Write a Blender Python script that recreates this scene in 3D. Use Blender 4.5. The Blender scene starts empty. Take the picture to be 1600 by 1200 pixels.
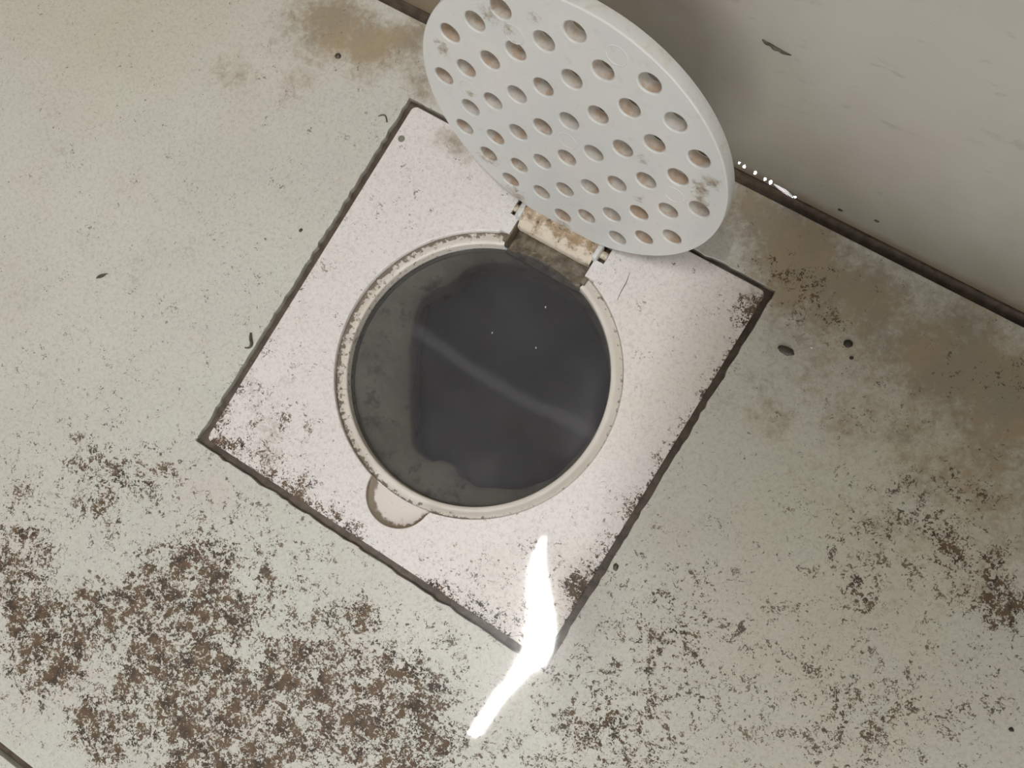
import bpy, bmesh, math, random
import numpy as np
from mathutils import Vector, Matrix

MM = 0.001
SC = bpy.context.scene
COL = SC.collection
rng = random.Random(7)

# ------------------------------------------------------------------ camera
cd = bpy.data.cameras.new('camera')
cam = bpy.data.objects.new('camera', cd)
COL.objects.link(cam)
cd.sensor_width = 36.0
cd.lens = 1311.89 * 36.0 / 1600.0
cd.shift_x = 37.2 / 1600.0
cd.shift_y = 96.05 / 1600.0
cd.clip_start = 0.01
cd.clip_end = 50
Rc = ((0.8392745, 0.5232717, -0.1476651), (0.5112368, -0.8519408, -0.1132865), (-0.1850816, 0.0195866, -0.9825280))
CAM = (0.0750907, -0.0274921, 0.2970303)
m = Matrix.Identity(4)
for i in range(3):
    m[i][0] = Rc[0][i]
    m[i][1] = -Rc[1][i]
    m[i][2] = -Rc[2][i]
    m[i][3] = CAM[i]
cam.matrix_world = m
SC.camera = cam

# ------------------------------------------------------------------ exposure, world, room light
vs = SC.view_settings
vs.view_transform = 'Standard'
vs.look = 'None'
vs.gamma = 1.0
vs.exposure = 0.05
vs.use_curve_mapping = False
w = bpy.data.worlds.new('room_light')
SC.world = w
w.use_nodes = True
bg = w.node_tree.nodes['Background']
bg.inputs[0].default_value = (0.95, 0.97, 1.0, 1)
bg.inputs[1].default_value = 0.27

# added fill lamp, out of view, to brighten the lid and wall
ld = bpy.data.lights.new('added_front_fill', 'AREA')
ld.shape = 'RECTANGLE'
ld.size = 0.8
ld.size_y = 0.8
ld.energy = 9.0
ld.color = (1.0, 0.97, 0.93)
lo = bpy.data.objects.new('added_front_fill', ld)
COL.objects.link(lo)
lo.location = (0.70, -1.30, 0.46)
lo.rotation_euler = (Vector((0.0, 0.0, 0.0)) - Vector(lo.location)).to_track_quat('-Z', 'Y').to_euler()

TUBE_STRENGTH = 370.0

# ------------------------------------------------------------------ helpers
def link(o, parent=None):
    COL.objects.link(o)
    if parent is not None:
        o.parent = parent
    return o

def obj(name, mesh, mat=None, parent=None):
    if isinstance(mesh, bmesh.types.BMesh):
        me = bpy.data.meshes.new(name)
        mesh.to_mesh(me)
        mesh.free()
    else:
        me = mesh
    if mat is not None:
        me.materials.clear()
        me.materials.append(mat)
    return link(bpy.data.objects.new(name, me), parent)

def tag(o, label, cat, group=None, kind=None):
    o['label'] = label
    if cat:
        o['category'] = cat
    if group:
        o['group'] = group
    if kind:
        o['kind'] = kind
    return o

def smooth(o, ang=None):
    for p in o.data.polygons:
        p.use_smooth = True
    if ang is not None:
        o.data.set_sharp_from_angle(angle=math.radians(ang))
    return o

def box(bm, x0, x1, y0, y1, z0, z1, bev=0.0):
    r = bmesh.ops.create_cube(bm, size=1.0)
    for v in r['verts']:
        v.co = Vector(((x0 + x1) / 2 + v.co.x * (x1 - x0), (y0 + y1) / 2 + v.co.y * (y1 - y0), (z0 + z1) / 2 + v.co.z * (z1 - z0)))
    if bev:
        ed = list({e for v in r['verts'] for e in v.link_edges})
        bmesh.ops.bevel(bm, geom=ed, offset=bev, segments=2, affect='EDGES', profile=0.5)
    return bm

def plate_from_outlines(name, outlines, thick, bev, mat, parent=None, res=1):
    """flat solid with holes: filled 2-D curve, extruded and bevelled; top face at +thick/2"""
    cu = bpy.data.curves.new(name + '_outline', 'CURVE')
    cu.dimensions = '2D'
    cu.fill_mode = 'BOTH'
    cu.extrude = thick / 2 - bev
    cu.bevel_depth = bev
    cu.bevel_resolution = 2
    cu.offset = -bev
    for pts in outlines:
        s = cu.splines.new('POLY')
        s.points.add(len(pts) - 1)
        for q, (x, y) in zip(s.points, pts):
            q.co = (x, y, 0, 1)
        s.use_cyclic_u = True
    tmp = bpy.data.objects.new('tmp', cu)
    COL.objects.link(tmp)
    dg = bpy.context.evaluated_depsgraph_get()
    me = bpy.data.meshes.new_from_object(tmp.evaluated_get(dg))
    bpy.data.objects.remove(tmp)
    me.name = name
    me.materials.clear()
    o = obj(name, me, mat, parent)
    smooth(o, 40)
    return o

def circle(cx, cy, r, n=96):
    return [(cx + r * math.cos(2 * math.pi * i / n), cy + r * math.sin(2 * math.pi * i / n)) for i in range(n)]

def lathe(prof, n=128, cx=0.0, cy=0.0, skip=None):
    """prof: (r, z) points; skip(angle)->True leaves a sector open"""
    bm = bmesh.new()
    rings = []
    for r, z in prof:
        rings.append([bm.verts.new((cx + r * math.cos(2 * math.pi * i / n), cy + r * math.sin(2 * math.pi * i / n), z)) for i in range(n)])
    for a, b in zip(rings, rings[1:]):
        for i in range(n):
            if skip and skip(2 * math.pi * (i + 0.5) / n):
                continue
            j = (i + 1) % n
            bm.faces.new((a[i], a[j], b[j], b[i]))
    loose = [v for v in bm.verts if not v.link_faces]
    bmesh.ops.delete(bm, geom=loose, context='VERTS')
    bmesh.ops.recalc_face_normals(bm, faces=bm.faces)
    return bm

# ------------------------------------------------------------------ materials
class NT:
    def __init__(s, name):
        s.mat = bpy.data.materials.new(name)
        s.mat.use_nodes = True
        s.t = s.mat.node_tree
        s.b = s.t.nodes['Principled BSDF']
        s.out = s.t.nodes['Material Output']
        s.co = s.n('ShaderNodeTexCoord').outputs['Object']
    def n(s, k, **kw):
        x = s.t.nodes.new(k)
        for a, b in kw.items():
            setattr(x, a, b)
        return x
    def l(s, a, b):
        s.t.links.new(a, b)
    def val(s, sock, v):
        if isinstance(v, bpy.types.NodeSocket):
            s.l(v, sock)
        else:
            sock.default_value = v
    def math(s, op, a, b=0.0, c=0.0, clamp=False):
        x = s.n('ShaderNodeMath', operation=op, use_clamp=clamp)
        s.val(x.inputs[0], a); s.val(x.inputs[1], b); s.val(x.inputs[2], c)
        return x.outputs[0]
    def noise(s, scale, detail=3, rough=0.55, dist=0.0, stretch=None, off=(0, 0, 0)):
        x = s.n('ShaderNodeTexNoise')
        mp = s.n('ShaderNodeMapping')
        mp.inputs['Location'].default_value = off
        if stretch:
            mp.inputs['Scale'].default_value = stretch[0]
            mp.inputs['Rotation'].default_value = (0, 0, stretch[1])
        s.l(s.co, mp.inputs[0])
        s.l(mp.outputs[0], x.inputs['Vector'])
        x.inputs['Scale'].default_value = scale
        x.inputs['Detail'].default_value = detail
        x.inputs['Roughness'].default_value = rough
        x.inputs['Distortion'].default_value = dist
        return x.outputs['Fac']
    def ss(s, v, lo, hi, a=0.0, b=1.0):
        x = s.n('ShaderNodeMapRange', interpolation_type='SMOOTHSTEP')
        s.val(x.inputs[0], v); s.val(x.inputs[1], lo); s.val(x.inputs[2], hi); s.val(x.inputs[3], a); s.val(x.inputs[4], b)
        return x.outputs[0]
    def mix(s, f, a, b, mode='MIX'):
        x = s.n('ShaderNodeMix', data_type='RGBA', blend_type=mode)
        s.val(x.inputs[0], f)
        s.val(x.inputs[6], (*a, 1) if isinstance(a, tuple) else a)
        s.val(x.inputs[7], (*b, 1) if isinstance(b, tuple) else b)
        return x.outputs[2]
    def bump(s, h, strength, dist):
        x = s.n('ShaderNodeBump')
        s.val(x.inputs['Strength'], strength)
        x.inputs['Distance'].default_value = dist
        s.l(h, x.inputs['Height'])
        s.l(x.outputs[0], s.b.inputs['Normal'])
        return x
    def fin(s, col, rough, coat=0.0, coatr=0.1, spec=0.5):
        s.val(s.b.inputs['Base Color'], (*col, 1) if isinstance(col, tuple) else col)
        s.val(s.b.inputs['Roughness'], rough)
        s.val(s.b.inputs['Coat Weight'], coat)
        s.val(s.b.inputs['Coat Roughness'], coatr)
        s.val(s.b.inputs['Specular IOR Level'], spec)
        return s.mat

def srgb(r, g, b):
    return tuple((c / 255 / 12.92) if c / 255 <= 0.04045 else ((c / 255 + 0.055) / 1.055) ** 2.4 for c in (r, g, b))

BROWN = srgb(84, 68, 52)
DARK = srgb(58, 48, 38)

def grimy(name, base_a, base_b, tint, speck_col, stain_col, rough=0.45, spec=0.4, fine=1.0):
    """pale surface with speckled dirt; vertex attribute 'dirt': R speck density, G tan stain"""
    s = NT(name)
    at = s.n('ShaderNodeAttribute', attribute_name='dirt')
    sep = s.n('ShaderNodeSeparateColor')
    s.l(at.outputs['Color'], sep.inputs[0])
    dens, stain = sep.outputs[0], sep.outputs[1]
    # base tone: cloudy variation with slight green / pink casts
    c = s.mix(s.ss(s.noise(9, 4, 0.6), 0.3, 0.7), base_a, base_b)
    c = s.mix(s.ss(s.noise(24, 4, 0.6, off=(3, 1, 0)), 0.42, 0.7, 0, 0.5), c, tint)
    c = s.mix(s.ss(s.noise(700, 3, 0.7, 0.8), 0.42, 0.75, 0.0, 0.24), c, speck_col)
    # thin yellowish film of limescale and soap
    c = s.mix(s.math('MULTIPLY', sep.outputs[2], s.ss(s.noise(50, 4, 0.6, off=(5, 5, 5)), 0.2, 0.7, 0.6, 1.0)), c, s.mix(1.0, c, srgb(236, 228, 202), 'MULTIPLY'))
    # tan stains, broken by noise
    sn = s.math('ADD', s.math('MULTIPLY', stain, 1.15), s.math('ADD', s.math('MULTIPLY', s.math('SUBTRACT', s.noise(70, 6, 0.7), 0.5), 1.5), s.math('MULTIPLY', s.math('SUBTRACT', s.noise(330, 4, 0.7, 0.5), 0.5), 1.1)))
    c = s.mix(s.ss(sn, 0.15, 0.95, 0.0, 0.80), c, s.mix(s.ss(s.noise(45, 4, 0.6, off=(2, 7, 1)), 0.35, 0.65), stain_col, srgb(134, 120, 98)))
    # dark specks: fine grain gathered into clumps
    f1 = s.noise(950 * fine, 2, 0.6, 1.2)
    f2 = s.noise(330 * fine, 4, 0.65, 0.8, off=(1, 5, 2))
    f3 = s.noise(110, 5, 0.7, 0.5, off=(7, 2, 2))
    v = s.math('ADD', s.math('ADD', s.math('MULTIPLY', f1, 0.50), s.math('MULTIPLY', f2, 0.45)), s.math('MULTIPLY', f3, 0.48))
    thr = s.math('SUBTRACT', 0.875, s.math('MULTIPLY', dens, 0.275))
    k = s.math('DIVIDE', s.math('SUBTRACT', v, thr), 0.05, clamp=True)
    k = s.math('MULTIPLY', k, s.math('ADD', 0.62, s.math('MULTIPLY', dens, 0.7), clamp=True))
    sc = s.mix(s.ss(s.noise(180, 3), 0.4, 0.65), srgb(100, 82, 62), srgb(62, 50, 40))
    c = s.mix(k, c, sc)
    s.bump(s.math('ADD', s.math('MULTIPLY', f2, 0.12), s.math('MULTIPLY', k, 0.8)), 0.2, 0.0003)
    return s.fin(c, s.math('ADD', rough, s.math('MULTIPLY', k, 0.25)), spec=spec)

M_TILE = grimy('glazed_floor_tile', srgb(205, 206, 197), srgb(197, 196, 188), srgb(203, 196, 190), BROWN, srgb(150, 130, 98), rough=0.34, spec=0.32)
M_PLATE = grimy('drain_plate_plastic', srgb(229, 224, 223), srgb(225, 221, 219), srgb(224, 217, 212), BROWN, srgb(160, 140, 112), rough=0.34, fine=1.15, spec=0.30)

def m_dirt(name, a, b, rough=0.6):
    s = NT(name)
    c = s.mix(s.ss(s.noise(260, 4, 0.6), 0.35, 0.65), a, b)
    s.bump(s.noise(500, 3), 0.5, 0.0006)
    return s.fin(c, rough)
M_GROUT = m_dirt('wet_dirty_grout', srgb(66, 54, 42), srgb(92, 78, 64), 0.5)
M_POCKET = m_dirt('slimy_pocket', srgb(74, 64, 48), srgb(112, 102, 84), 0.3)
M_SCRAP = m_dirt('dark_scrap', srgb(62, 56, 46), srgb(90, 82, 70), 0.5)
M_BLACK = m_dirt('black_grit', srgb(38, 34, 26), srgb(60, 52, 40), 0.4)
M_WHITEBIT = m_dirt('white_grit', srgb(205, 200, 190), srgb(225, 222, 214), 0.4)
M_FLOORWALL = m_dirt('ceiling_paint', srgb(205, 203, 198), srgb(214, 212, 206), 0.8)

# lid plastic: blue-grey white, stained rims of the holes
def lid_mat():
    s = NT('lid_plastic')
    sp = s.n('ShaderNodeSeparateXYZ'); s.l(s.co, sp.inputs[0])
    c = s.mix(s.ss(s.noise(40, 4, 0.6), 0.35, 0.7), srgb(203, 204, 201), srgb(210, 208, 203))
    c = s.mix(s.ss(s.noise(300, 3, 0.6), 0.55, 0.8, 0, 0.25), c, srgb(170, 164, 150))
    def blob(x, y, r):
        dx = s.math('SUBTRACT', sp.outputs[0], x * MM); dy = s.math('SUBTRACT', sp.outputs[1], y * MM)
        d = s.math('SQRT', s.math('ADD', s.math('MULTIPLY', dx, dx), s.math('MULTIPLY', dy, dy)))
        return s.math('SUBTRACT', 1.0, s.math('DIVIDE', d, r * MM), clamp=True)
    st = None
    for q in [(-44, 12.5, 6), (-12, 42.5, 4), (43.5, 8, 7), (44.5, 3.5, 6), (-26.5, 35.5, 6), (-20, 34, 4), (25, 8.5, 3.5), (26.5, -11, 4), (-36, -2.5, 3), (-31, -32, 8), (-20, -47, 9), (0, -52, 9), (46, 14, 6)]:
        b = blob(*q)
        st = b if st is None else s.math('MAXIMUM', st, b)
    kk = s.math('ADD', s.math('MULTIPLY', st, 0.9), s.math('MULTIPLY', s.math('SUBTRACT', s.noise(330, 5, 0.75, 0.6), 0.60), 2.2))
    c = s.mix(s.math('MULTIPLY', s.ss(kk, 0.15, 0.75, 0, 0.8), s.ss(st, 0.0, 0.35)), c, s.mix(s.ss(s.noise(500, 3), .4, .6), srgb(160, 144, 118), srgb(116, 98, 74)))
    # rust-brown film inside the holes and on the edge band
    ge = s.n('ShaderNodeNewGeometry')
    side = s.math('LESS_THAN', s.math('ABSOLUTE', sp.outputs[2]), 1.65 * MM)
    d = s.math('SQRT', s.math('ADD', s.math('MULTIPLY', sp.outputs[0], sp.outputs[0]), s.math('MULTIPLY', sp.outputs[1], sp.outputs[1])))
    inner = s.math('LESS_THAN', d, 50.5 * MM)
    rn = s.ss(s.noise(130, 4, 0.7, off=(2, 2, 1)), 0.40, 0.62)
    c = s.mix(s.math('MULTIPLY', s.math('MULTIPLY', side, inner), s.math('ADD', 0.2, s.math('MULTIPLY', rn, 0.55))), c, srgb(172, 140, 110))
    outer = s.math('MULTIPLY', side, s.math('GREATER_THAN', d, 50.5 * MM))
    c = s.mix(s.math('MULTIPLY', outer, s.ss(s.noise(160, 5, 0.7), 0.5, 0.75, 0, 0.7)), c, srgb(186, 166, 138))
    s.bump(s.noise(200, 3), 0.06, 0.0004)
    return s.fin(c, 0.38, spec=0.45)
M_LID = lid_mat()

def ring_mat():
    s = NT('seat_ring_plastic')
    sp = s.n('ShaderNodeSeparateXYZ'); s.l(s.co, sp.inputs[0])
    dx = s.math('SUBTRACT', sp.outputs[0], 0.7 * MM); dy = s.math('ADD', sp.outputs[1], 1.2 * MM)
    d = s.math('SQRT', s.math('ADD', s.math('MULTIPLY', dx, dx), s.math('MULTIPLY', dy, dy)))
    c = s.mix(s.ss(s.noise(50, 3), 0.35, 0.65), srgb(216, 209, 201), srgb(206, 199, 188))
    # grime gathered in the outer corner of the seat, heavier on the left and below
    side = s.math('SUBTRACT', 0.0, s.math('ADD', s.math('MULTIPLY', dx, 9.0), s.math('MULTIPLY', dy, 1.0)))
    near = s.ss(d, 50.4 * MM, 53.4 * MM)
    n = s.math('ADD', s.noise(520, 4, 0.7), s.math('ADD', s.math('MULTIPLY', near, 0.20), s.math('MULTIPLY', side, 0.22)))
    c = s.mix(s.ss(n, 0.64, 0.74, 0, 0.85), c, srgb(88, 74, 56))
    edge = s.ss(d, 53.0 * MM, 53.5 * MM)
    c = s.mix(s.math('MULTIPLY', edge, 0.75), c, srgb(96, 82, 66))
    s.bump(s.noise(500, 3), 0.2, 0.0003)
    return s.fin(c, 0.4)
M_RING = ring_mat()

def notch_mat():
    s = NT('notch_plastic')
    sp = s.n('ShaderNodeSeparateXYZ'); s.l(s.co, sp.inputs[0])
    dx = s.math('SUBTRACT', sp.outputs[0], 0.5 * MM); dy = s.math('ADD', sp.outputs[1], 53.2 * MM)
    d = s.math('SQRT', s.math('ADD', s.math('MULTIPLY', dx, dx), s.math('MULTIPLY', dy, dy)))
    n = s.math('ADD', s.math('MULTIPLY', s.math('SUBTRACT', s.noise(420, 5, 0.7), 0.5), 5.2 * MM), d)
    n = s.math('SUBTRACT', n, s.math('MULTIPLY', dx, 0.10))
    c = s.mix(s.ss(n, 9.9 * MM, 11.2 * MM), srgb(214, 205, 198), srgb(104, 88, 66))
    c = s.mix(s.ss(s.noise(600, 3, 0.7), 0.62, 0.72, 0, 0.6), c, srgb(120, 104, 84))
    return s.fin(c, 0.4)
M_NOTCH = notch_mat()

def pipe_mat():
    s = NT('pipe_slime')
    c = s.mix(s.ss(s.noise(45, 5, 0.65), 0.3, 0.7), srgb(160, 157, 140), srgb(128, 125, 110))
    c = s.mix(s.ss(s.noise(130, 5, 0.7), 0.52, 0.68, 0, 0.7), c, srgb(72, 70, 54))
    s.bump(s.noise(200, 4), 0.4, 0.0008)
    return s.fin(c, 0.45)
M_PIPE = pipe_mat()

def phone_refl_mat():  # dark tone of the phone's reflection, put into a surface colour
    s = NT('phone_refl_dark')
    c = s.mix(s.ss(s.noise(35, 4, 0.6), 0.35, 0.7), srgb(70, 70, 75), srgb(58, 58, 62))
    c = s.mix(s.ss(s.noise(60, 4, 0.6, off=(1, 3, 0)), 0.52, 0.7, 0, 0.5), c, srgb(60, 48, 42))
    return s.fin(c, 0.9, spec=0.1)
M_PHONE_REFL = phone_refl_mat()

def wall_mat():
    s = NT('glazed_wall_tile')
    sp = s.n('ShaderNodeSeparateXYZ'); s.l(s.co, sp.inputs[0])
    c = s.mix(s.ss(s.noise(16, 4, 0.55), 0.35, 0.65), srgb(196, 194, 187), srgb(184, 182, 170))
    c = s.mix(s.ss(s.noise(30, 4, 0.6, off=(4, 0, 2)), 0.45, 0.7, 0, 0.55), c, srgb(192, 182, 178))
    c = s.mix(s.ss(s.noise(80, 4, 0.6, 0.8, off=(4, 0, 2), stretch=((1, 1, 2.2), 0.0)), 0.60, 0.74, 0, 0.35), c, srgb(134, 130, 120))
    c = s.mix(s.ss(s.noise(140, 2, 0.5, off=(9, 0, 5)), 0.72, 0.78, 0, 0.5), c, srgb(128, 122, 108))
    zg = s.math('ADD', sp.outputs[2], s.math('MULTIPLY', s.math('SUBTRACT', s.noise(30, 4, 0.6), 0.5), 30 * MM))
    c = s.mix(s.ss(zg, 0.0, 75 * MM, 0.6, 0.0), c, srgb(128, 120, 100))  # corner shade painted in together with grime, fading up the wall
    # brown scum close to the floor and towards the far end of the wall
    z = s.math('ADD', sp.outputs[2], s.math('MULTIPLY', s.math('SUBTRACT', s.noise(60, 5, 0.7), 0.5), 10 * MM))
    c = s.mix(s.ss(z, 1 * MM, 9 * MM, 0.75, 0.0), c, srgb(118, 100, 76))
    far = s.math('ADD', sp.outputs[0], s.math('MULTIPLY', s.math('SUBTRACT', s.noise(40, 5, 0.7), 0.5), 60 * MM))
    c = s.mix(s.ss(far, -40 * MM, 45 * MM, 0.65, 0.0), c, srgb(172, 152, 124))
    s.bump(s.noise(60, 3), 0.03, 0.001)
    return s.fin(c, 0.28, spec=0.5)
M_WALL = wall_mat()

def film_mat(name, mask, rough=0.02, fac=1.0, tint=(1, 1, 1), haze=0.0):
    """thin clear water: Fresnel mix of mirror and clear; mask(s)->coverage"""
    s = NT(name)
    s.t.nodes.remove(s.b)
    tr = s.n('ShaderNodeBsdfTransparent'); tr.inputs[0].default_value = (*tint, 1)
    gl = s.n('ShaderNodeBsdfGlossy'); gl.inputs['Roughness'].default_value = rough
    fr = s.n('ShaderNodeFresnel'); fr.inputs[0].default_value = 1.33
    f = s.math('MULTIPLY', fr.outputs[0], fac)
    if mask:
        f = s.math('MULTIPLY', f, mask(s))
    mx = s.n('ShaderNodeMixShader')
    s.l(f, mx.inputs[0]); s.l(tr.outputs[0], mx.inputs[1]); s.l(gl.outputs[0], mx.inputs[2])
    if haze:      # faint ripple scatter round the sharp reflection
        g2 = s.n('ShaderNodeBsdfGlossy'); g2.inputs['Roughness'].default_value = 0.20
        mh = s.n('ShaderNodeMixShader'); mh.inputs[0].default_value = haze
        s.l(gl.outputs[0], mh.inputs[1]); s.l(g2.outputs[0], mh.inputs[2]); s.l(mh.outputs[0], mx.inputs[2])
    s.l(mx.outputs[0], s.out.inputs[0])
    return s.mat
M_DROP = film_mat('water_droplet', None, 0.02, 1.6)

# ------------------------------------------------------------------ dirt fields (millimetres on the floor: x, y, radius, amount)
FD = [(-87,-178,16,0.9),(-80,-165,13,0.8),(-73,-152,10,0.7),(-60,-135,13,0.5),(-51,-121,13,0.4),(-52,-186,10,0.75),(-44,-189,8,0.8),(-44,-175,9,0.6),(-45,-161,10,0.6),(-32,-153,15,0.7),(-12,-164,15,1),(-11,-174,12,1),(-48,-147,13,0.5),(2,-123,12,0.55),(17,-142,10,0.8),(13,-110,12,0.3),(13,-97,7,0.5),(-26,-121,15,0.2),(-115,-158,11,0.7),(-107,-165,8,0.7),(-96,-115,13,0.4),(-111,-150,11,0.5),(-30,-129,12,0.3),(-86,-97,10,0.35),(30,-128,14,0.55),(-4,-145,15,0.4),(42,-120,12,0.5),(53,-129,14,0.5),(-111,-107,11,0.35),(-132,-137,16,0.35),(-13,-97,15,0.2),(41,-105,14,0.35),(6,-160,14,0.6),(-42,-143,85,0.24),(108,-66,52,0.28),(105,-40,17,0.25),(110,-90,21,0.35),(157,-26,49,0.2),(175,-39,20,0.25),(153,1,8,0.35),(169,26,12,0.4),(185,28,11,0.5),(189,21,5,0.6),(161,48,12,0.35),(152,32,12,0.3),(140,17,12,0.3),(196,16,11,0.35),(123,55,16,0.2),(82,86,11,0.35),(71,83,6,0.4),(96,78,10,0.35),(195,-14,19,0.25),(157,85,16,0.3),(-81,-8,33,0.1),(-132,-96,40,0.12),(-45,-106,25,0.25),(51,-122,34,0.3)]
PD = [(-49,-69,20,0.25),(-68,-72,10,0.35),(-32,-76,10,0.45),(-16,-74,10,0.35),(-58,-52,15,0.25),(74,-42,7,0.5),(73,-48,6,0.6),(37,-78,14,0.3),(55,-80,9,0.35),(49,-53,22,0.15),(69,65,7,0.3),(73,70,5,0.5),(-79,-10,8,0.3),(-62,43,20,0.1),(77,-14,13,0.15)]
FT = [(-117,90,16,0.5),(-100,87,13,0.7),(-133,85,16,0.5),(-147,54,14,0.3),(-122,55,13,0.2),(-88,99,8,0.6),(-75,82,10,0.5),(-198,-9,7,0.3),(76,96,17,0.6),(63,97,13,0.5),(105,88,21,0.6),(140,88,20,0.6),(49,100,11,0.5),(-137,-28,22,0.15),(-175,-70,17,0.2),(162,83,12,0.5),(84,82,15,0.4),(155,55,45,0.40),(95,45,22,0.30),(190,60,35,0.28)]
PT = [(-60,-53,13,0.35),(-56,70,6,0.6),(-47,67,5,0.5),(-45,-67,12,0.3),(73,70,9,0.5),(73,-6,13,0.15),(-81,-8,8,0.4)]

FILM = [(150,40,75,0.65),(165,-60,80,0.28),(-215,60,70,0.45),(-190,-110,60,0.25)]
PFILM = [(80,40,45,0.45),(75,-60,30,0.3)]

def field(L, x, y):
    return sum(a * np.exp(-((x - cx) ** 2 + (y - cy) ** 2) / (r * r)) for cx, cy, r, a in L)

def paint(o, dens, stain, base, extra=None):
    me = o.data
    n = len(me.vertices)
    co = np.empty(n * 3, dtype=np.float32)
    me.vertices.foreach_get('co', co)
    co = co.reshape(-1, 3) * 1000
    x, y = co[:, 0] + o.location.x * 1000, co[:, 1] + o.location.y * 1000
    d = base + 0.78 * field(dens, x, y)
    t = field(stain, x, y)
    if extra:
        d = d + extra(x, y)
    fl = field(PFILM if dens is PD or base == 0.15 and extra else FILM, x, y)
    c = np.stack([np.clip(d, 0, 0.75), np.clip(t, 0, 1), np.clip(fl, 0, 1), np.ones(n)], 1).astype(np.float32)
    a = me.color_attributes.new('dirt', 'FLOAT_COLOR', 'POINT')
    a.data.foreach_set('color', c.ravel())

# ------------------------------------------------------------------ floor: bed, tiles
G = 78.2      # half size of the cut-out round the drain plate
FLOOR_EDGE = 105.0
floor_bm = bmesh.new()
# bed of grout with the square well for the drain
hb = 73.0
for a in [(-900, -hb, -1200, 111), (hb, 900, -1200, 111), (-hb, hb, hb, 111), (-hb, hb, -1200, -hb)]:
    box(floor_bm, a[0] * MM, a[1] * MM, a[2] * MM, a[3] * MM, -60 * MM, -2.8 * MM)
floor = obj('floor', floor_bm, M_GROUT)
tag(floor, 'dirty dark brown grout bed under pale glazed floor tiles', None, kind='structure')

def grid_tile(name, x0, x1, y0, y1, fine_box, hole=None, jit=0.0, step=2.5, dens=FD, stain=FT, base=0.15):
    """tile slab in millimetres with a fine grid inside fine_box and an optional square hole with hacked edges"""
    def lines(a, b, fa, fb, extra):
        L = set([a, b]) | set(extra)
        v = max(a, fa)
        while v < min(b, fb):
            L.add(round(v, 3)); v += step
        for q in range(1, 12):
            for c in (fa - q * 80, fb + q * 80):
                if a < c < b:
                    L.add(c)
        L = sorted(L)
        out = [L[0]]
        keep = set(extra) | {a, b}
        for q in L[1:]:
            if q - out[-1] < 1.0:
                if q in keep: out[-1] = q
                continue
            out.append(q)
        return out
    ex = (hole[0], hole[1]) if hole else ()
    ey = (hole[2], hole[3]) if hole else ()
    X = lines(x0, x1, fine_box[0], fine_box[1], ex)
    Y = lines(y0, y1, fine_box[2], fine_box[3], ey)
    bm = bmesh.new()
    V = {}
    inside = lambda i, j: hole and hole[0] - .01 < (X[i] + X[i + 1]) / 2 < hole[1] + .01 and hole[2] - .01 < (Y[j] + Y[j + 1]) / 2 < hole[3] + .01
    def vert(i, j):
        if (i, j) not in V:
            x, y = X[i], Y[j]
            if hole:
                on = (abs(x - hole[0]) < .01 or abs(x - hole[1]) < .01) and hole[2] - .1 < y < hole[3] + .1 or \
                     (abs(y - hole[2]) < .01 or abs(y - hole[3]) < .01) and hole[0] - .1 < x < hole[1] + .1
                if on:
                    x += rng.gauss(0, jit); y += rng.gauss(0, jit)
            V[(i, j)] = bm.verts.new((x * MM, y * MM, 0))
        return V[(i, j)]
    for i in range(len(X) - 1):
        for j in range(len(Y) - 1):
            if inside(i, j):
                continue
            bm.faces.new((vert(i, j), vert(i + 1, j), vert(i + 1, j + 1), vert(i, j + 1)))
    be = [e for e in bm.edges if len(e.link_faces) == 1]
    r = bmesh.ops.extrude_edge_only(bm, edges=be)
    nv = [v for v in r['geom'] if isinstance(v, bmesh.types.BMVert)]
    # rounded arris, then the side
    for v in nv:
        v.co.z -= 4.0 * MM
    o = obj(name, bm, M_TILE, floor)
    bv = o.modifiers.new('arris', 'BEVEL')
    bv.width = 0.2 * MM; bv.segments = 2; bv.limit_method = 'ANGLE'; bv.angle_limit = math.radians(50)
    paint(o, dens, stain, base)
    return o

FB = (-270, 230, -235, 106)
grid_tile('tile', -300, 300, -213.2, FLOOR_EDGE, FB, (-78.3, 77.6, -78.0, 76.8), jit=0.22)
grid_tile('tile', -300, 300, -520, -217.0, (-160, 60, -260, -216))
for (a, b, c, d) in [(-900, -303.5, -213.2, FLOOR_EDGE), (303.5, 900, -213.2, FLOOR_EDGE), (-900, -303.5, -520, -217), (303.5, 900, -520, -217),
                     (-900, -303.5, -1200, -523.5), (-300, 300, -1200, -523.5), (303.5, 900, -1200, -523.5)]:
    grid_tile('tile', a, b, c, d, (a, a + 1, c, c + 1), step=50)

# ------------------------------------------------------------------ wall with its tiles, corner joint, ceiling
wall_bm = bmesh.new()
box(wall_bm, -0.9, 0.9, 0.1115, 0.19, -0.06, 2.42)
wall = obj('wall_back', wall_bm, M_GROUT)
tag(wall, 'grey glazed tile wall rising beside the drain', None, kind='structure')
wt0 = None
for ix, (xa, xb) in enumerate([(-0.9, -0.3015), (-0.3, 0.30), (0.3015, 0.9)]):
    for iz in range(7):
        bm = bmesh.new()
        za = 0.0012 + iz * 0.3515
        box(bm, xa, xb, 0.1085, 0.1125, za, min(za + 0.35, 2.415), 0.0008)
        smooth(obj('wall_tile', bm, M_WALL, wall), 30)
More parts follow.
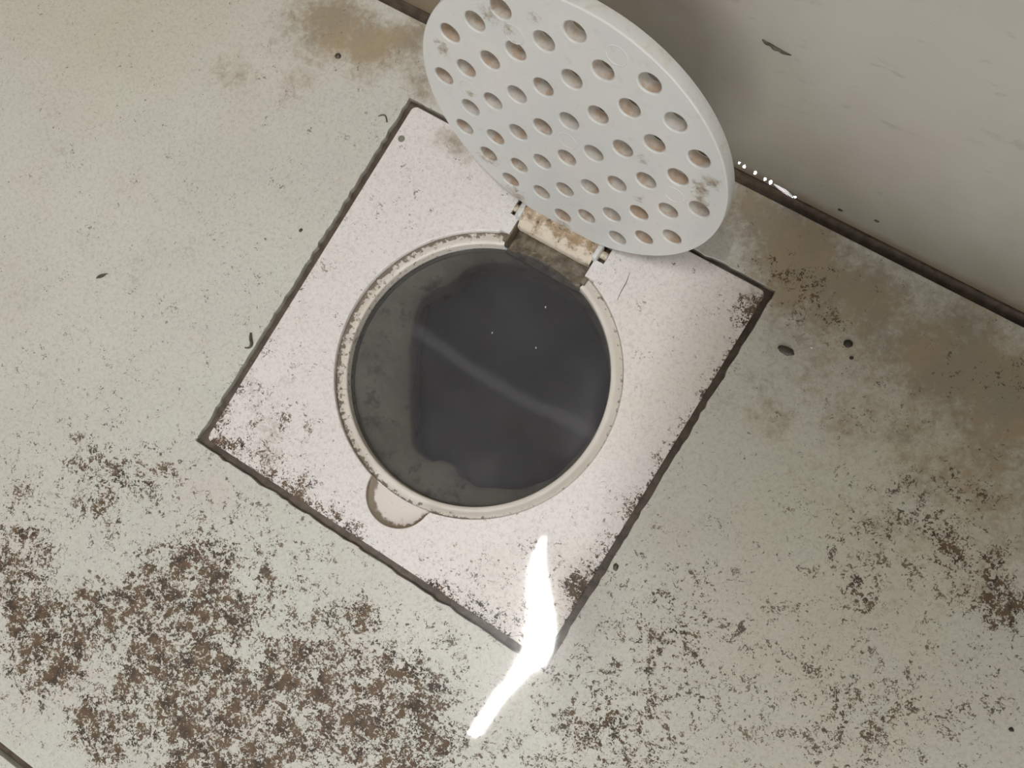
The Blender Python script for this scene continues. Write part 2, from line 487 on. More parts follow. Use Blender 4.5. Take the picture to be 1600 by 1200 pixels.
# dark corner joint between wall and floor tile
bm = bmesh.new()
N = 300
prev = None
for i in range(N + 1):
    x = -0.9 + 1.8 * i / N
    j = lambda s: rng.gauss(0, s)
    pr = [(0.1047 + j(.0001), -0.0029), (0.1052 + j(.00012), -0.0012 + j(.0001)), (0.1070, -0.0014 + j(.00015)), (0.1082, -0.0005 + j(.0002)), (0.1088, 0.0016 + j(.0003)), (0.1090, -0.0029)]
    cur = [bm.verts.new((x, y, z)) for y, z in pr]
    if prev:
        for a in range(len(cur) - 1):
            bm.faces.new((prev[a], cur[a], cur[a + 1], prev[a + 1]))
    prev = cur
tr = smooth(obj('trim_1', bm, m_dirt('black_corner_joint', srgb(58, 48, 36), srgb(80, 66, 50), 0.75)))
tag(tr, 'dark mouldy joint running along the foot of the wall', None, kind='structure')

bm = bmesh.new()
box(bm, -0.9, 0.9, -1.2, 0.19, 2.42, 2.47)
ceil = obj('ceiling', bm, M_FLOORWALL)
tag(ceil, 'off white ceiling over the washroom', None, kind='structure')

# ------------------------------------------------------------------ floor drain
CX, CY = 0.7, -1.2        # centre of the round opening, mm
R_TOP, R_HOLE = 53.5, 49.0
drain = bpy.data.objects.new('floor_drain', None)
drain.empty_display_size = 0.03
COL.objects.link(drain)
tag(drain, 'square off-white plastic floor drain with its round perforated lid standing open', 'floor drain')

def ray_out(phi):
    """outline radius of the opening: seat circle, finger notch, hinge pocket"""
    c, s = math.cos(phi), math.sin(phi)
    r = R_TOP
    nx, ny, nr = 0.5 - CX, -53.2 - CY, 12.7
    b = c * nx + s * ny
    disc = b * b - (nx * nx + ny * ny - nr * nr)
    if disc > 0:
        r = max(r, b + math.sqrt(disc))
    if s > 0.5:
        top = 62.6 - CY
        rr = top / s
        if abs(rr * c - (0.4 - CX)) <= 19.9:
            r = max(r, rr)
        else:
            xl = 19.9 + (0.4 - CX) if c > 0 else -19.9 + (0.4 - CX)
            rr = xl / c
            if 0 < rr * s < top:
                r = max(r, rr)
    return r
angs = [2 * math.pi * i / 360 for i in range(360)]
tc = math.atan2(62.6 - CY, 19.9 + 0.4 - CX); tc2 = math.atan2(62.6 - CY, -19.9 + 0.4 - CX)
angs = sorted(angs + [tc, tc2])
inner = [((CX + ray_out(a) * math.cos(a)) * MM, (CY + ray_out(a) * math.sin(a)) * MM) for a in angs]
def rsq(h, r, n=8):
    pts = []
    for (sx, sy, a0) in [(1, 1, 0), (-1, 1, 90), (-1, -1, 180), (1, -1, 270)]:
        for i in range(n + 1):
            a = math.radians(a0 + 90 * i / n)
            pts.append(((sx * (h - r) + r * math.cos(a)) * MM, (sy * (h - r) + r * math.sin(a)) * MM))
    # extra points along the straight sides so the dirt field can vary
    return pts
PT_T = 2.6
plate = plate_from_outlines('plate', [rsq(75.0, 2.2), inner], PT_T * MM, 0.3 * MM, M_PLATE, drain)
plate.location.z = -PT_T / 2 * MM
# finer mesh for the dirt attribute
bm = bmesh.new(); bm.from_mesh(plate.data)
for k in range(-70, 71, 5):
    for no, co in (((1, 0, 0), (k * MM, 0, 0)), ((0, 1, 0), (0, k * MM, 0))):
        bmesh.ops.bisect_plane(bm, geom=bm.verts[:] + bm.edges[:] + bm.faces[:], plane_co=co, plane_no=no)
bm.to_mesh(plate.data); bm.free()
smooth(plate, 40)
def plate_edges(x, y):
    e = np.maximum(np.exp(-(x + 75) / 3.5) * 0.38 * np.clip((20 - y) / 60, 0, 1), np.exp(-(y + 75) / 3.5) * 0.35)
    e = np.maximum(e, np.exp(-(75 - x) / 3.0) * 0.4)
    return e * 0.9
paint(plate, PD + [(20, 110, 1, 0)], PT, 0.15, plate_edges)

# lowered floor of the finger notch
bm = bmesh.new()
rows = []
for i in range(61):
    a = math.radians(180 + 180 * i / 60) 
    rows.append(a)
def notch_pt(a, k):
    # k=0 on the seat circle chord, k=1 on the notch edge
    ex, ey = 0.5 + 12.9 * math.cos(a), -53.2 + 12.9 * math.sin(a)
    dx, dy = ex - CX, ey - CY
    d = math.hypot(dx, dy)
    rr = 53.3
    ix, iy = CX + dx / d * rr, CY + dy / d * rr
    if d < rr:
        ix, iy = ex, ey
    return ix + (ex - ix) * k, iy + (ey - iy) * k
vv = []
for a in rows:
    line = []
    for k in range(7):
        x, y = notch_pt(a, k / 6)
        z = -1.7 + 0.5 * (k / 6) ** 4
        line.append(bm.verts.new((x * MM, y * MM, z * MM)))
    vv.append(line)
for a, b in zip(vv, vv[1:]):
    for k in range(6):
        bm.faces.new((a[k], a[k + 1], b[k + 1], b[k]))
bmesh.ops.remove_doubles(bm, verts=bm.verts, dist=1e-6)
bmesh.ops.recalc_face_normals(bm, faces=bm.faces)
o = smooth(obj('finger_notch', bm, M_NOTCH, drain)); o['label'] = 'half-round finger notch with brown grime along its edge'

# seat ring that the closed lid rests on
def in_pocket(a):
    x, y = CX + R_HOLE * math.cos(a), CY + R_HOLE * math.sin(a)
    return y > 40 and -15.6 < x < 16.6
o = smooth(obj('seat_ring', lathe([(53.9, -2.45), (53.2, -2.35), (51.6, -2.2), (51.2, -1.95), (49.5, -1.85), (49.1, -2.1), (49.0, -2.6), (49.0, -9.0)], 240, CX, CY, in_pocket), M_RING, drain), 60)
for v in o.data.vertices: v.co *= 1.0
o.scale = (MM, MM, MM)
o.data.transform(Matrix.Scale(MM, 4)); o.scale = (1, 1, 1)
o['label'] = 'raised pale seat ring round the opening with grimy groove'

# pipe going down
pz = lathe([(49.0, -9.0), (48.6, -9.3), (48.2, -30), (48.0, -75), (0.5, -75)], 160, CX, CY)
pm = smooth(obj('pipe', pz, M_PIPE, drain), 60); pm.data.transform(Matrix.Scale(MM, 4)); pm['label'] = 'slimy grey-green inner pipe wall'

# ledge modelled as the ceiling's reflection, its opening as the phone's dark reflection
phone_refl_outline = [(-32.5, 1.5), (-29.5, -5), (-24.5, -13), (-19.0, -21.5), (-13.0, -30), (-8.6, -36), (-4, -37.6), (0.7, -37.6), (4, -35.2), (9.7, -34.5), (14, -37), (20.2, -37), (27, -33.5), (33.7, -30), (39, -25), (44, -18), (46.6, -8), (47.8, 2), (47.3, 10), (44, 20), (38, 29), (30, 36), (20, 42), (8, 45.5), (-4, 45), (-14, 42.5), (-22, 38), (-27, 33), (-29, 26), (-33, 20), (-36, 14), (-35, 7)]
def dens_poly(P, n):
    out = []
    for i in range(len(P)):
        p0, p1, p2, p3 = P[i - 1], P[i], P[(i + 1) % len(P)], P[(i + 2) % len(P)]
        for k in range(n):
            t = k / n
            f = lambda a, b, c, d: 0.5 * (2 * b + (c - a) * t + (2 * a - 5 * b + 4 * c - d) * t * t + (3 * b - a - 3 * c + d) * t ** 3)
            out.append((f(p0[0], p1[0], p2[0], p3[0]), f(p0[1], p1[1], p2[1], p3[1])))
    return out
tp = dens_poly(phone_refl_outline, 4)
bm = bmesh.new()
n = len(tp)
ring_pts = []
for (x, y) in tp:
    a = math.atan2(y - CY, x - CX)
    ring_pts.append((CX + 48.5 * math.cos(a), CY + 48.5 * math.sin(a)))
L = []
for k, z in ((0.0, -10.2), (0.25, -11.0), (0.6, -12.5), (0.93, -13.6), (1.0, -15.0), (1.01, -30.0)):
    L.append([bm.verts.new(((a[0] + (b[0] - a[0]) * k) * MM, (a[1] + (b[1] - a[1]) * k) * MM, (z + rng.gauss(0, .12)) * MM)) for a, b in zip(ring_pts, tp)])
for a, b in zip(L, L[1:]):
    for i in range(n):
        j = (i + 1) % n
        bm.faces.new((a[i], a[j], b[j], b[i]))
bmesh.ops.recalc_face_normals(bm, faces=bm.faces)
o = smooth(obj('ceiling_refl_ledge', bm, M_PIPE, drain)); o['label'] = 'added grey-green ledge standing in for the ceiling reflected in the water'
bm = lathe([(48.1, -29.0), (30, -30), (0.2, -31)], 64, CX, CY)
o = obj('phone_refl_disc', bm, M_PHONE_REFL, drain); o.data.transform(Matrix.Scale(MM, 4)); o['label'] = 'added dark disc standing in for the phone reflected in the water'  # dark disc under the water takes the place of the mirrored phone

# hinge pocket: floor, side cheeks, back
bm = bmesh.new()
box(bm, -15.6 * MM, 16.6 * MM, 44.5 * MM, 64 * MM, -8.6 * MM, -7.4 * MM)
box(bm, -15.6 * MM, 16.6 * MM, 62.5 * MM, 64 * MM, -8.0 * MM, -2.5 * MM)
box(bm, -21 * MM, 22 * MM, 55.6 * MM, 64 * MM, -4.6 * MM, -3.8 * MM)
o = obj('hinge_pocket', bm, M_POCKET, drain); o['label'] = 'dark slimy pocket behind the ring for the hinge'
for sx, xa, xb in ((-1, -17.2, -15.3), (1, 16.3, 18.2)):
    bm = bmesh.new()
    box(bm, xa * MM, xb * MM, 46.2 * MM, 56.2 * MM, -8.4 * MM, -0.9 * MM, 0.25 * MM)
    obj('pocket_cheek', bm, M_POCKET, drain)
for xa, xb in ((-20.2, -15.8), (16.7, 21.0)):
    bm = bmesh.new()
    box(bm, xa * MM, xb * MM, 49.2 * MM, 56.2 * MM, -2.6 * MM, -0.02 * MM, 0.1 * MM)
    o = obj('plate_shoulder', bm, M_PLATE, drain)
    paint(o, PD, PT, 0.1)

# small grey plug in the plate corner
bm = bmesh.new()
bmesh.ops.create_cone(bm, cap_ends=True, segments=24, radius1=1.45 * MM, radius2=1.35 * MM, depth=1.2 * MM, matrix=Matrix.Translation((-72.4 * MM + .4 * MM, 61.3 * MM, -0.52 * MM)))
o = smooth(obj('corner_plug', bm, m_dirt('grey_plug', srgb(112, 112, 102), srgb(126, 126, 116), 0.5), drain), 40); o['label'] = 'small round grey plug in the plate corner'

# ---- lid, standing open on its hinge
TH = math.radians(79.87)
HZ, HY, DD, RL = -2.79, 59.15, 57.3, 52.85
lid_c = Vector((CX, HY + DD * math.cos(TH), HZ + DD * math.sin(TH))) * MM
LT = 4.4    # lid thickness
nrm = Vector((0, -math.sin(TH), math.cos(TH)))
holes = []
for i in range(-5, 6):
    for j in range(-5, 6):
        if (i + j) % 2 and math.hypot(i, j) < 4.3:
            holes.append((9.05 * i, 9.05 * j - 0.5))
for x, y in [(-40.7, 20.5), (-31.3, 30.3), (-22.5, 39.6), (-45.4, -0.6), (0, 44.2), (22.4, 39.3), (31.5, 30.0), (40.5, 20.5), (45.1, -1.0), (-39.7, -22), (-30.6, -30.6), (-21.9, -39.3), (-0.2, -44.3), (21.6, -39.7), (30.8, -31.1), (39.8, -22.3)]:
    holes.append((x, y))
outl = [circle(0, 0, RL * MM, 160)] + [circle(x * MM, y * MM, 3.35 * MM, 28) for x, y in holes]
lid = plate_from_outlines('lid', outl, LT * MM, 0.45 * MM, M_LID, drain)
lid['label'] = 'round perforated grey-white lid tilted up from the opening'
# local axes: x along the hinge, y up the lid, z towards the camera
ml = Matrix.Identity(4)
ey = Vector((0, math.cos(TH), math.sin(TH)))
ez = nrm
for i in range(3):
    ml[i][0] = (1, 0, 0)[i]; ml[i][1] = ey[i]; ml[i][2] = ez[i]; ml[i][3] = (lid_c - nrm * LT / 2 * MM)[i]
lid.matrix_local = ml
# blind dimples in the lid face: low rings
for x, y in [(-36.2, -0.2), (-0.1, -0.8), (36.6, -0.2), (12.4, 43.3), (-18.5, 33.0)]:
    bm = bmesh.new()
    nn = 28
    rr = []
    for r_, z_ in ((2.9, 0.0), (3.05, 0.10), (3.25, 0.12), (3.45, 0.0)):
        rr.append([bm.verts.new(((x + r_ * math.cos(2 * math.pi * i / nn)) * MM, (y + r_ * math.sin(2 * math.pi * i / nn)) * MM, (LT / 2 + z_) * MM)) for i in range(nn)])
    for a, b in zip(rr, rr[1:]):
        for i in range(nn):
            bm.faces.new((a[i], b[i], b[(i + 1) % nn], a[(i + 1) % nn]))
    bmesh.ops.recalc_face_normals(bm, faces=bm.faces)
    smooth(obj('blind_ring', bm, M_LID, lid))
# hinge tongue of the lid and its pins (coordinates of the drain, then moved under the lid)
def under_lid(name, bm, mat):
    o = obj(name, bm, mat, lid)
    o.data.transform(ml.inverted())
    return o
bm = bmesh.new()
# rounded dirty barrel strip: cross-section in y,z swept along x
prof = [(54.0, -6.5), (53.5, -1.4), (53.9, -0.5), (55.4, 0.7), (57.4, 2.2), (59.4, 3.6), (61.6, 3.4), (62.2, 0.0), (61.8, -3.6), (60.0, -5.6), (57.0, -6.6)]
xs = [-14.9 + (15.9 + 14.9) * i / 40 for i in range(41)]
secs = []
for x in xs:
    secs.append([bm.verts.new((x * MM, (y + rng.gauss(0, .05)) * MM, (z + rng.gauss(0, .05)) * MM)) for y, z in prof])
for a, b in zip(secs, secs[1:]):
    for i in range(len(prof)):
        j = (i + 1) % len(prof)
        bm.faces.new((a[i], a[j], b[j], b[i]))
bm.faces.new(secs[0]); bm.faces.new(list(reversed(secs[-1])))
bmesh.ops.recalc_face_normals(bm, faces=bm.faces)
s = NT('dirty_tongue')
sp = s.n('ShaderNodeSeparateXYZ'); s.l(s.co, sp.inputs[0])
up = s.ss(sp.outputs[1], -56 * MM, -50 * MM)
c = s.mix(s.ss(s.math('ADD', s.noise(260, 5, 0.7), s.math('MULTIPLY', up, 0.22)), 0.5, 0.74), srgb(210, 199, 182), srgb(150, 128, 98))
c = s.mix(s.ss(s.math('ADD', s.noise(500, 4, 0.7), s.math('MULTIPLY', up, 0.10)), 0.62, 0.72), c, srgb(92, 76, 56))
M_TONGUE = s.fin(c, 0.45)
o = smooth(under_lid('hinge_tongue', bm, M_TONGUE), 40); o['label'] = 'brown-stained hinge tongue at the foot of the lid'
for xa, xb in ((-16.9, -14.7), (15.7, 17.6)):
    bm = bmesh.new()
    box(bm, xa * MM, xb * MM, 55.4 * MM, 61.8 * MM, -4.6 * MM, 3.4 * MM, 0.5 * MM)
    smooth(under_lid('hinge_knuckle', bm, M_LID), 30)
for xa, xb in ((-19.6, -16.6), (17.3, 20.2)):
    bm = bmesh.new()
    bmesh.ops.create_cone(bm, cap_ends=True, segments=20, radius1=1.5 * MM, radius2=1.5 * MM, depth=(xb - xa) * MM,
                          matrix=Matrix.Translation(((xa + xb) / 2 * MM, 59.3 * MM, -1.6 * MM)) @ Matrix.Rotation(math.pi / 2, 4, 'Y'))
    smooth(under_lid('hinge_pin', bm, M_TONGUE), 40)

# ------------------------------------------------------------------ water in the drain
def murk(s):
    return 1.0
def drain_water():
    s = NT('murky_water')
    s.t.nodes.remove(s.b)
    sp = s.n('ShaderNodeSeparateXYZ'); s.l(s.co, sp.inputs[0])
    tr = s.n('ShaderNodeBsdfTransparent'); tr.inputs[0].default_value = (0.60, 0.60, 0.60, 1)
    df = s.n('ShaderNodeBsdfDiffuse')
    df.inputs[0].default_value = (*srgb(140, 140, 146), 1)
    gl = s.n('ShaderNodeBsdfGlossy'); gl.inputs['Roughness'].default_value = 0.05
    fr = s.n('ShaderNodeFresnel'); fr.inputs[0].default_value = 1.33
    # painted reflection: thin wavering pale band mixed into the water colour
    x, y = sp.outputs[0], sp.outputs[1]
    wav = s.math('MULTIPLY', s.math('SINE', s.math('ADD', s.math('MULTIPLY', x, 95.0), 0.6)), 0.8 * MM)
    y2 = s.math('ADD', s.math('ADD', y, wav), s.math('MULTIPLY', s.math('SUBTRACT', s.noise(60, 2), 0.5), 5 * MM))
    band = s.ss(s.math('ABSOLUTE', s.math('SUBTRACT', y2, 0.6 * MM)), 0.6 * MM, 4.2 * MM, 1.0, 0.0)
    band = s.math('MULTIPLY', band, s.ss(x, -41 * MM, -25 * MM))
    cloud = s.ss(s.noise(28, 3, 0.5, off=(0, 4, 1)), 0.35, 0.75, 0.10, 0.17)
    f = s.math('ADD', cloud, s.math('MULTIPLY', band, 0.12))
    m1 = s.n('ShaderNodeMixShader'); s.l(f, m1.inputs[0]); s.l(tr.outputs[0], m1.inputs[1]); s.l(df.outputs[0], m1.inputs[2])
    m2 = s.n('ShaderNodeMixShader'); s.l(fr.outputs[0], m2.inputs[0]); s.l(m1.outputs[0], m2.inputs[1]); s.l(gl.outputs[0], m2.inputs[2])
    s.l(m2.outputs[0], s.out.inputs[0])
    return s.mat
bm = bmesh.new()
NR = 40
rings = []
cvt = bm.verts.new((CX * MM, CY * MM, -6.6 * MM))
for k in range(1, NR + 1):
    r = 48.95 * k / NR
    rings.append([bm.verts.new(((CX + r * math.cos(2 * math.pi * i / 96)) * MM, (CY + r * math.sin(2 * math.pi * i / 96)) * MM,
                 (-6.6 + (0.12 * math.exp(-(48.95 - r) / 1.2)) + 0.04 * math.sin(r * 0.35 + i * 0.2)) * MM)) for i in range(96)])
for i in range(96):
    bm.faces.new((cvt, rings[0][i], rings[0][(i + 1) % 96]))
for a, b in zip(rings, rings[1:]):
    for i in range(96):
        bm.faces.new((a[i], b[i], b[(i + 1) % 96], a[(i + 1) % 96]))
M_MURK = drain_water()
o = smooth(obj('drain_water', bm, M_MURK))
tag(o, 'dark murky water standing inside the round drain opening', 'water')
# ------------------------------------------------------------------ water film over the plate corner and the floor
TZ = 2.335                        # height of the lamp tube
T0, T1 = (-0.117, -0.129), (0.014, -0.76)
cxm, cym, cz = CAM[0] * 1000, CAM[1] * 1000, CAM[2] * 1000
kz = TZ * 1000 / cz
cen_y = [-128, -112, -104, -95, -88, -82, -77.8, -72, -66.1, -60, -54, -48, -44, -39, -30]
cen_x = [66.0, 68.0, 68.6, 68.9, 70.2, 70.9, 70.9, 69.6, 67.2, 63.6, 59.8, 56.6, 55.0, 53.6, 53.0]
wid   = [1.7, 1.7, 1.7, 1.8, 1.9, 2.2, 3.4, 4.6, 5.2, 4.8, 3.8, 2.7, 1.9, 1.0, 0.6]
def puddle():
    x0, x1, y0, y1, st = 22.0, 112.0, -135.0, -16.0, 1.0
    xs = np.arange(x0, x1 + .01, st); ys = np.arange(y0, y1 + .01, st)
    H = np.zeros((len(ys), len(xs)))
    for j, y in enumerate(ys):
        c = np.interp(y, cen_y, cen_x); wd = np.interp(y, cen_y, wid)
        Ty = y + kz * (y - cym)
        tx = np.interp(-Ty, [-T0[1] * 1000, -T1[1] * 1000], [T0[0] * 1000, T1[0] * 1000])
        g = 15.0 / wd
        need = xs + kz * (xs - cxm) - tx - g * (xs - c)
        sx = need / (2 * TZ * 1000)
        d = np.abs(xs - c)
        fade = np.where(d < 7, 1.0, np.exp(-((d - 7) / 7.0) ** 2))
        sx = sx * fade
        h = np.concatenate([[0], np.cumsum((sx[1:] + sx[:-1]) / 2 * st)])
        h -= np.interp(c, xs, h)
        H[j] = h
    bm = bmesh.new()
    g = [[bm.verts.new((x * MM, y * MM, (0.42 + H[j, i]) * MM)) for i, x in enumerate(xs)] for j, y in enumerate(ys)]
    for j in range(len(ys) - 1):
        for i in range(len(xs) - 1):
            bm.faces.new((g[j][i], g[j][i + 1], g[j + 1][i + 1], g[j + 1][i]))
    # trim to a puddle outline
    def keep(x, y):
        u, v = (x - 66) / 40.0, (y + 76) / 55.0
        a = math.atan2(v, u)
        return math.hypot(u, v) < 1.0 + 0.06 * math.sin(3 * a + 1) + 0.05 * math.sin(5 * a)
    kill = [f for f in bm.faces if not keep(f.calc_center_median().x * 1000, f.calc_center_median().y * 1000)]
    bmesh.ops.delete(bm, geom=kill, context='FACES')
    return bm
def film_mask(s):
    sp = s.n('ShaderNodeSeparateXYZ'); s.l(s.co, sp.inputs[0])
    u = s.math('DIVIDE', s.math('SUBTRACT', sp.outputs[0], 66 * MM), 40 * MM)
    v = s.math('DIVIDE', s.math('ADD', sp.outputs[1], 76 * MM), 55 * MM)
    r = s.math('SQRT', s.math('ADD', s.math('MULTIPLY', u, u), s.math('MULTIPLY', v, v)))
    return s.ss(r, 0.45, 0.9, 1.0, 0.0)
M_FILM = film_mat('water_film', film_mask, 0.03, 1.0, haze=0.16)
o = smooth(obj('water_puddle', puddle(), M_FILM))
tag(o, 'clear water puddle with bright wavy lamp reflection over the lower plate corner', 'puddle')

# ------------------------------------------------------------------ added washbasin shape, out of view, to shade the floor
def shade_basin():
    bm = bmesh.new()
    x0, x1, y0, y1, z0, z1 = 0.026, 0.46, -0.128, 0.1085, 0.46, 0.60
    def loop(ins, z, r, rim=0.0):
        pts = []
        a0, a1, b0, b1 = x0 + ins, x1 - ins, y0 + ins, y1 - rim
        for cx_, cy_, st, rr in ((a1 - r, b1 - .004, 0, None), (a0 + r, b1 - .004, 90, None), (a0 + r, b0 + r, 180, r), (a1 - r, b0 + r, 270, r)):
            for i in range(9):
                a = math.radians(st + 90 * i / 8)
                if rr is None:
                    pts.append((cx_ + (r if math.cos(a) > 0 else -r) * abs(math.cos(a)) ** .3, cy_ + .004 * math.sin(a), z))
                else:
                    pts.append((cx_ + rr * math.cos(a), cy_ + rr * math.sin(a), z))
        return [bm.verts.new(p) for p in pts]
    L = [loop(0.05, z0, .035), loop(0.02, z0 + .02, .04), loop(0.006, z0 + .07, .045), loop(0.0, z1 - .01, .045), loop(0.003, z1, .045),
         loop(0.02, z1, .035, .05), loop(0.03, z1 - .02, .035, .055), loop(0.05, z1 - .10, .06, .07), loop(0.08, z1 - .13, .05, .09)]
    n = len(L[0])
    for a, b in zip(L, L[1:]):
        for i in range(n):
            bm.faces.new((a[i], a[(i + 1) % n], b[(i + 1) % n], b[i]))
    bm.faces.new(list(reversed(L[0]))); bm.faces.new(L[-1])
    bmesh.ops.recalc_face_normals(bm, faces=bm.faces)
    return bm
M_SHADE_BASIN = m_dirt('shade_basin_ceramic', srgb(226, 226, 222), srgb(232, 231, 228), 0.15)
br = bpy.data.objects.new('shade_washbasin', None); COL.objects.link(br)
tag(br, 'white ceramic washbasin added out of view to shade the floor on the right', 'shade_basin')
smooth(obj('shade_basin_bowl', shade_basin(), M_SHADE_BASIN, br), 50)

# ------------------------------------------------------------------ small things
def dome(name, x, y, z, rx, ry, h, rot, mat, label, cat, wallside=False, rough=0.0, group=None):
    bm = bmesh.new()
    bmesh.ops.create_icosphere(bm, subdivisions=3, radius=1.0)
    for v in bm.verts:
        k = 1 + (rng.uniform(-1, 1) * rough)
        v.co *= k
        if v.co.z < -0.15: v.co.z = -0.15
    M = Matrix.Rotation(rot, 4, 'Z') @ Matrix.Diagonal((rx * MM, ry * MM, h * MM, 1))
    bm.transform(M)
    if wallside:
        bm.transform(Matrix.Rotation(math.pi / 2, 4, 'X'))
    o = smooth(obj(name, bm, mat))
    o.location = (x * MM, y * MM, z * MM)
    return tag(o, label, cat, group)
WY = 108.45
dome('grit', 91.0, 60.1, 0.1, 2.9, 1.5, 0.8, 0.05, M_SCRAP, 'dark oval grit on floor right of the plate corner', 'debris', rough=.12)
dome('grit', 107.5, 72.4, 0.1, 1.5, 1.3, 0.8, 0.3, M_BLACK, 'near-black lump of grit on stained floor towards the wall', 'debris', rough=.15)
dome('grit', 110.9, 68.6, 0.05, 0.7, 0.6, 0.4, 0.3, M_BLACK, 'tiny dark crumb just beside the near-black lump', 'debris', rough=.15)
dome('grit', 97.8, 65.3, 0.05, 0.5, 0.4, 0.4, 0.3, M_WHITEBIT, 'tiny white crumb between the two dark grit lumps', 'debris', rough=.15)
dome('grit', -113.0, 78.0, 0.05, 1.3, 1.1, 0.6, 0.3, M_SCRAP, 'dark crumb on the tan stain left of the lid', 'debris', rough=.15)
dome('grit', -87.3, 11.6, 0.05, 0.8, 0.6, 0.5, 1.3, M_SCRAP, 'small dark crumb on clean tile left of the plate', 'debris', rough=.15)
dome('grit', 211.4, -12.2, 0.05, 0.8, 0.7, 0.5, 0.3, M_BLACK, 'dark speck at the lower right edge of the floor', 'debris', rough=.15)
dome('grit', 79.9, -34.6, 0.05, 0.9, 1.3, 0.4, 0.3, M_SCRAP, 'brown crumb caught against the right gap of the plate', 'debris', rough=.2)
dome('grit', 81.8, WY, 9.0, 0.9, 0.6, 0.4, 0.2, M_BLACK, 'black speck stuck low on the wall tile', 'debris', True, rough=.15)
dome('grit', 93.6, WY, 13.6, 0.9, 0.6, 0.3, 0.2, M_SCRAP, 'grey speck stuck on the wall right of the black one', 'debris', True, rough=.15)

def strand(name, pts, r, mat, label, cat):
    cu = bpy.data.curves.new(name, 'CURVE'); cu.dimensions = '3D'
    s = cu.splines.new('NURBS'); s.points.add(len(pts) - 1)
    for q, p_ in zip(s.points, pts): q.co = (p_[0] * MM, p_[1] * MM, p_[2] * MM, 1); q.radius = p_[3] if len(p_) > 3 else 1
    s.use_endpoint_u = True; s.order_u = 3
    cu.bevel_depth = r * MM; cu.bevel_resolution = 2; cu.use_fill_caps = True
    t = bpy.data.objects.new('tmp', cu); COL.objects.link(t)
    me = bpy.data.meshes.new_from_object(t.evaluated_get(bpy.context.evaluated_depsgraph_get()))
    bpy.data.objects.remove(t)
    return tag(smooth(obj(name, me, mat)), label, cat)
strand('lint', [(-151, -45.8, .3, .3), (-150, -44.6, .5, 1.4), (-149, -43.4, .5, 1.2), (-148.2, -42.0, .3, .3), (-147.4, -41.8, .3, .2)], 0.5, M_SCRAP, 'dark fibre scrap lying alone on the left floor', 'lint')
strand('hair', [(-85.0, 64.6, .3, .5), (-83.6, 66.2, .4, 1), (-82.0, 66.0, .4, 1), (-80.6, 64.2, .3, 1)], 0.28, M_SCRAP, 'short curled hair at the upper left gap of the plate', 'hair')
strand('hair', [(-82.3, -32.0, .3, 1), (-81.2, -34.0, .5, 1.6), (-79.5, -35.2, .4, 1.6), (-79.4, -37.4, .3, 1), (-81.2, -38.0, .3, .6)], 0.4, M_SCRAP, 'dark hair tuft at the middle of the left gap', 'hair')
strand('scrap', [(39.4, WY - .1, 76.9, .3), (40.6, WY - .2, 76.2, 1.2), (42.0, WY - .2, 76.6, .7), (43.4, WY - .25, 75.9, 1.5), (44.6, WY - .2, 76.1, .9), (46.0, WY - .2, 75.6, 1.1), (48.2, WY - .1, 76.0, .2)], 0.42, M_SCRAP, 'dark thin scratch-like scrap stuck high on the wall', 'scrap')
strand('hair', [(30.2, 58, .2, .5), (31.2, 54, .35, 1), (31.0, 50.5, .35, 1), (31.6, 47.0, .2, .5)], 0.12, M_SCRAP, 'thin hair on the plate right of the hinge', 'hair')

DL = ['water droplet at the wall foot nearest the lid', 'second water droplet from the lid along the wall foot', 'third water droplet from the lid along the wall foot',
      'left droplet of the close pair beside the water bead', 'right droplet of the close pair touching the water bead', 'last droplet at the far end of the water bead']
# droplets along the foot of the wall, bubble at the plate corner, bubbles on the water
def flat_drop(name, x, y, z, rx, ry, rot, mat, label):
    """low water bead clinging to the wet corner, with a flattened top"""
    P = Vector((x, y, z)) * MM
    hv = ((Vector(CAM) - P).normalized() + (Vector((-0.103, -0.20, TZ)) - P).normalized()).normalized()
    bm = bmesh.new()
    bmesh.ops.create_uvsphere(bm, u_segments=20, v_segments=12, radius=1.0)
    for v in bm.verts:
        v.co.z = min(v.co.z, 0.5)
    bm.transform(hv.to_track_quat('Z', 'Y').to_matrix().to_4x4() @ Matrix.Rotation(rot, 4, 'Z') @ Matrix.Diagonal((rx * MM, ry * MM, 0.8 * MM, 1)))
    o = obj(name, bm, mat)
    o.location = P
    return tag(o, label, 'droplet')
for k, (x, z, rx, ry) in enumerate([(44.0, 7.4, 0.45, 0.5), (46.1, 6.6, 0.6, 0.75), (50.4, 6.2, 0.6, 0.75), (54.4, 5.2, 0.6, 0.8), (56.7, 5.0, 0.7, 0.85), (66.3, 2.9, 0.9, 0.5)]):
    flat_drop('water_droplet', x, WY - 0.45, z, rx, ry, 0.5, M_DROP, DL[k])
M_BEAD = film_mat('water_bead', None, 0.16, 1.3)
flat_drop('water_streak', 61.5, WY - 0.35, 3.9, 5.0, 0.8, -0.12, M_BEAD, 'thin bead of water between the wall droplets')
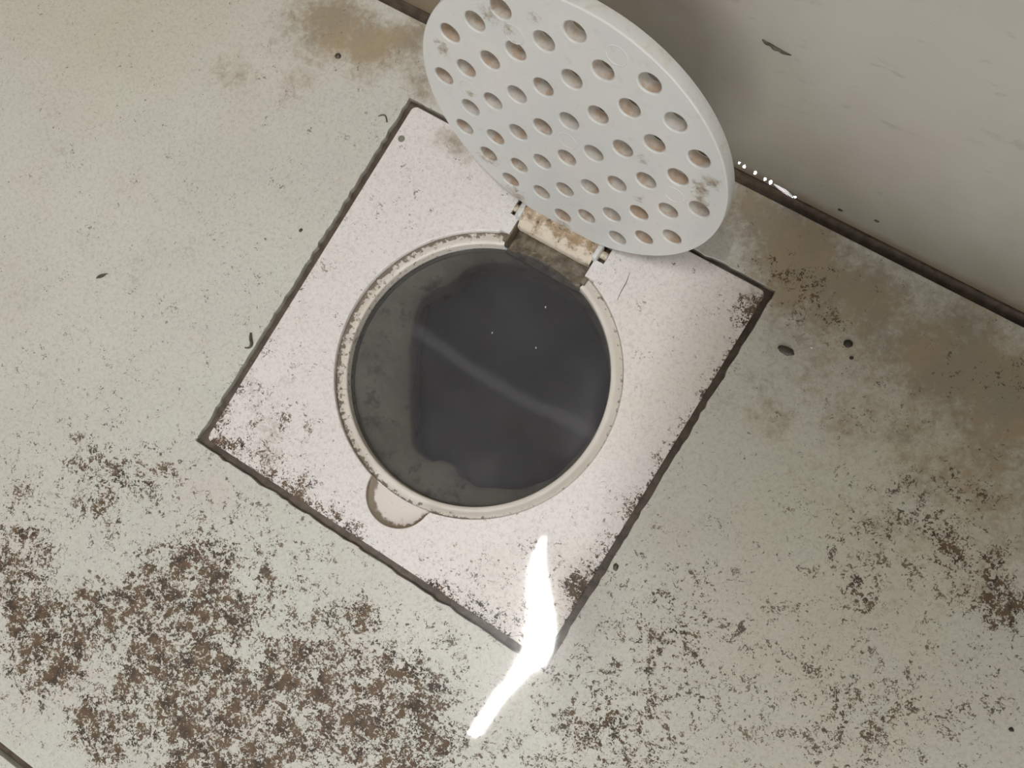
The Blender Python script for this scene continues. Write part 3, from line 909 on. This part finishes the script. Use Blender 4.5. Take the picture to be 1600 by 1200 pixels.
dome('water_droplet', 74.0, -77.9, 0.5, 1.1, 1.0, 0.9, 0, M_DROP, 'round water bubble at the lower corner of the plate', 'droplet')
dome('water_droplet', 33.8, 65.7, 0.0, 1.0, 0.8, 0.7, 0, M_DROP, 'water droplet on the plate under the lid edge', 'droplet')
for x, y, lab in [(9.0, 33.5, 'tiny pale bubble on the drain water nearest the hinge'), (-3.2, 15.3, 'tiny pale bubble on the drain water left of the others'), (14.0, 18.6, 'tiny pale bubble on the drain water right of centre')]:
    dome('bubble', x, y, -6.5, 0.22, 0.4, 0.25, 0.4, M_WHITEBIT, lab, 'bubble')

# ------------------------------------------------------------------ ceiling lamp
lamp = bpy.data.objects.new('ceiling_lamp', None)
COL.objects.link(lamp)
mid = Vector(((T0[0] + T1[0]) / 2, (T0[1] + T1[1]) / 2, TZ))
lamp.location = mid
lamp.rotation_euler = (0, 0, math.atan2(T1[1] - T0[1], T1[0] - T0[0]))
tag(lamp, 'white ceiling batten lamp with one bare fluorescent tube', 'lamp')
LL = math.hypot(T1[0] - T0[0], T1[1] - T0[1])
s = NT('tube_glow')
s.t.nodes.remove(s.b)
em = s.n('ShaderNodeEmission'); em.inputs[0].default_value = (1.0, 0.985, 0.96, 1); em.inputs[1].default_value = TUBE_STRENGTH
s.l(em.outputs[0], s.out.inputs[0])
bm = bmesh.new()
bmesh.ops.create_cone(bm, cap_ends=True, segments=20, radius1=.014, radius2=.014, depth=LL, matrix=Matrix.Rotation(math.pi / 2, 4, 'Y'))
smooth(obj('tube', bm, s.mat, lamp), 40)
bm = bmesh.new(); box(bm, -LL / 2 - .03, LL / 2 + .03, -.025, .025, .03, 2.42 - TZ, .003)
M_LAMP = m_dirt('lamp_housing', srgb(225, 225, 222), srgb(232, 232, 230), 0.5)
obj('housing', bm, M_LAMP, lamp)
for sx in (-1, 1):
    bm = bmesh.new(); box(bm, sx * (LL / 2 + .012) - .012, sx * (LL / 2 + .012) + .012, -.016, .016, -.018, .035, .003)
    obj('lamp_socket', bm, M_LAMP, lamp)
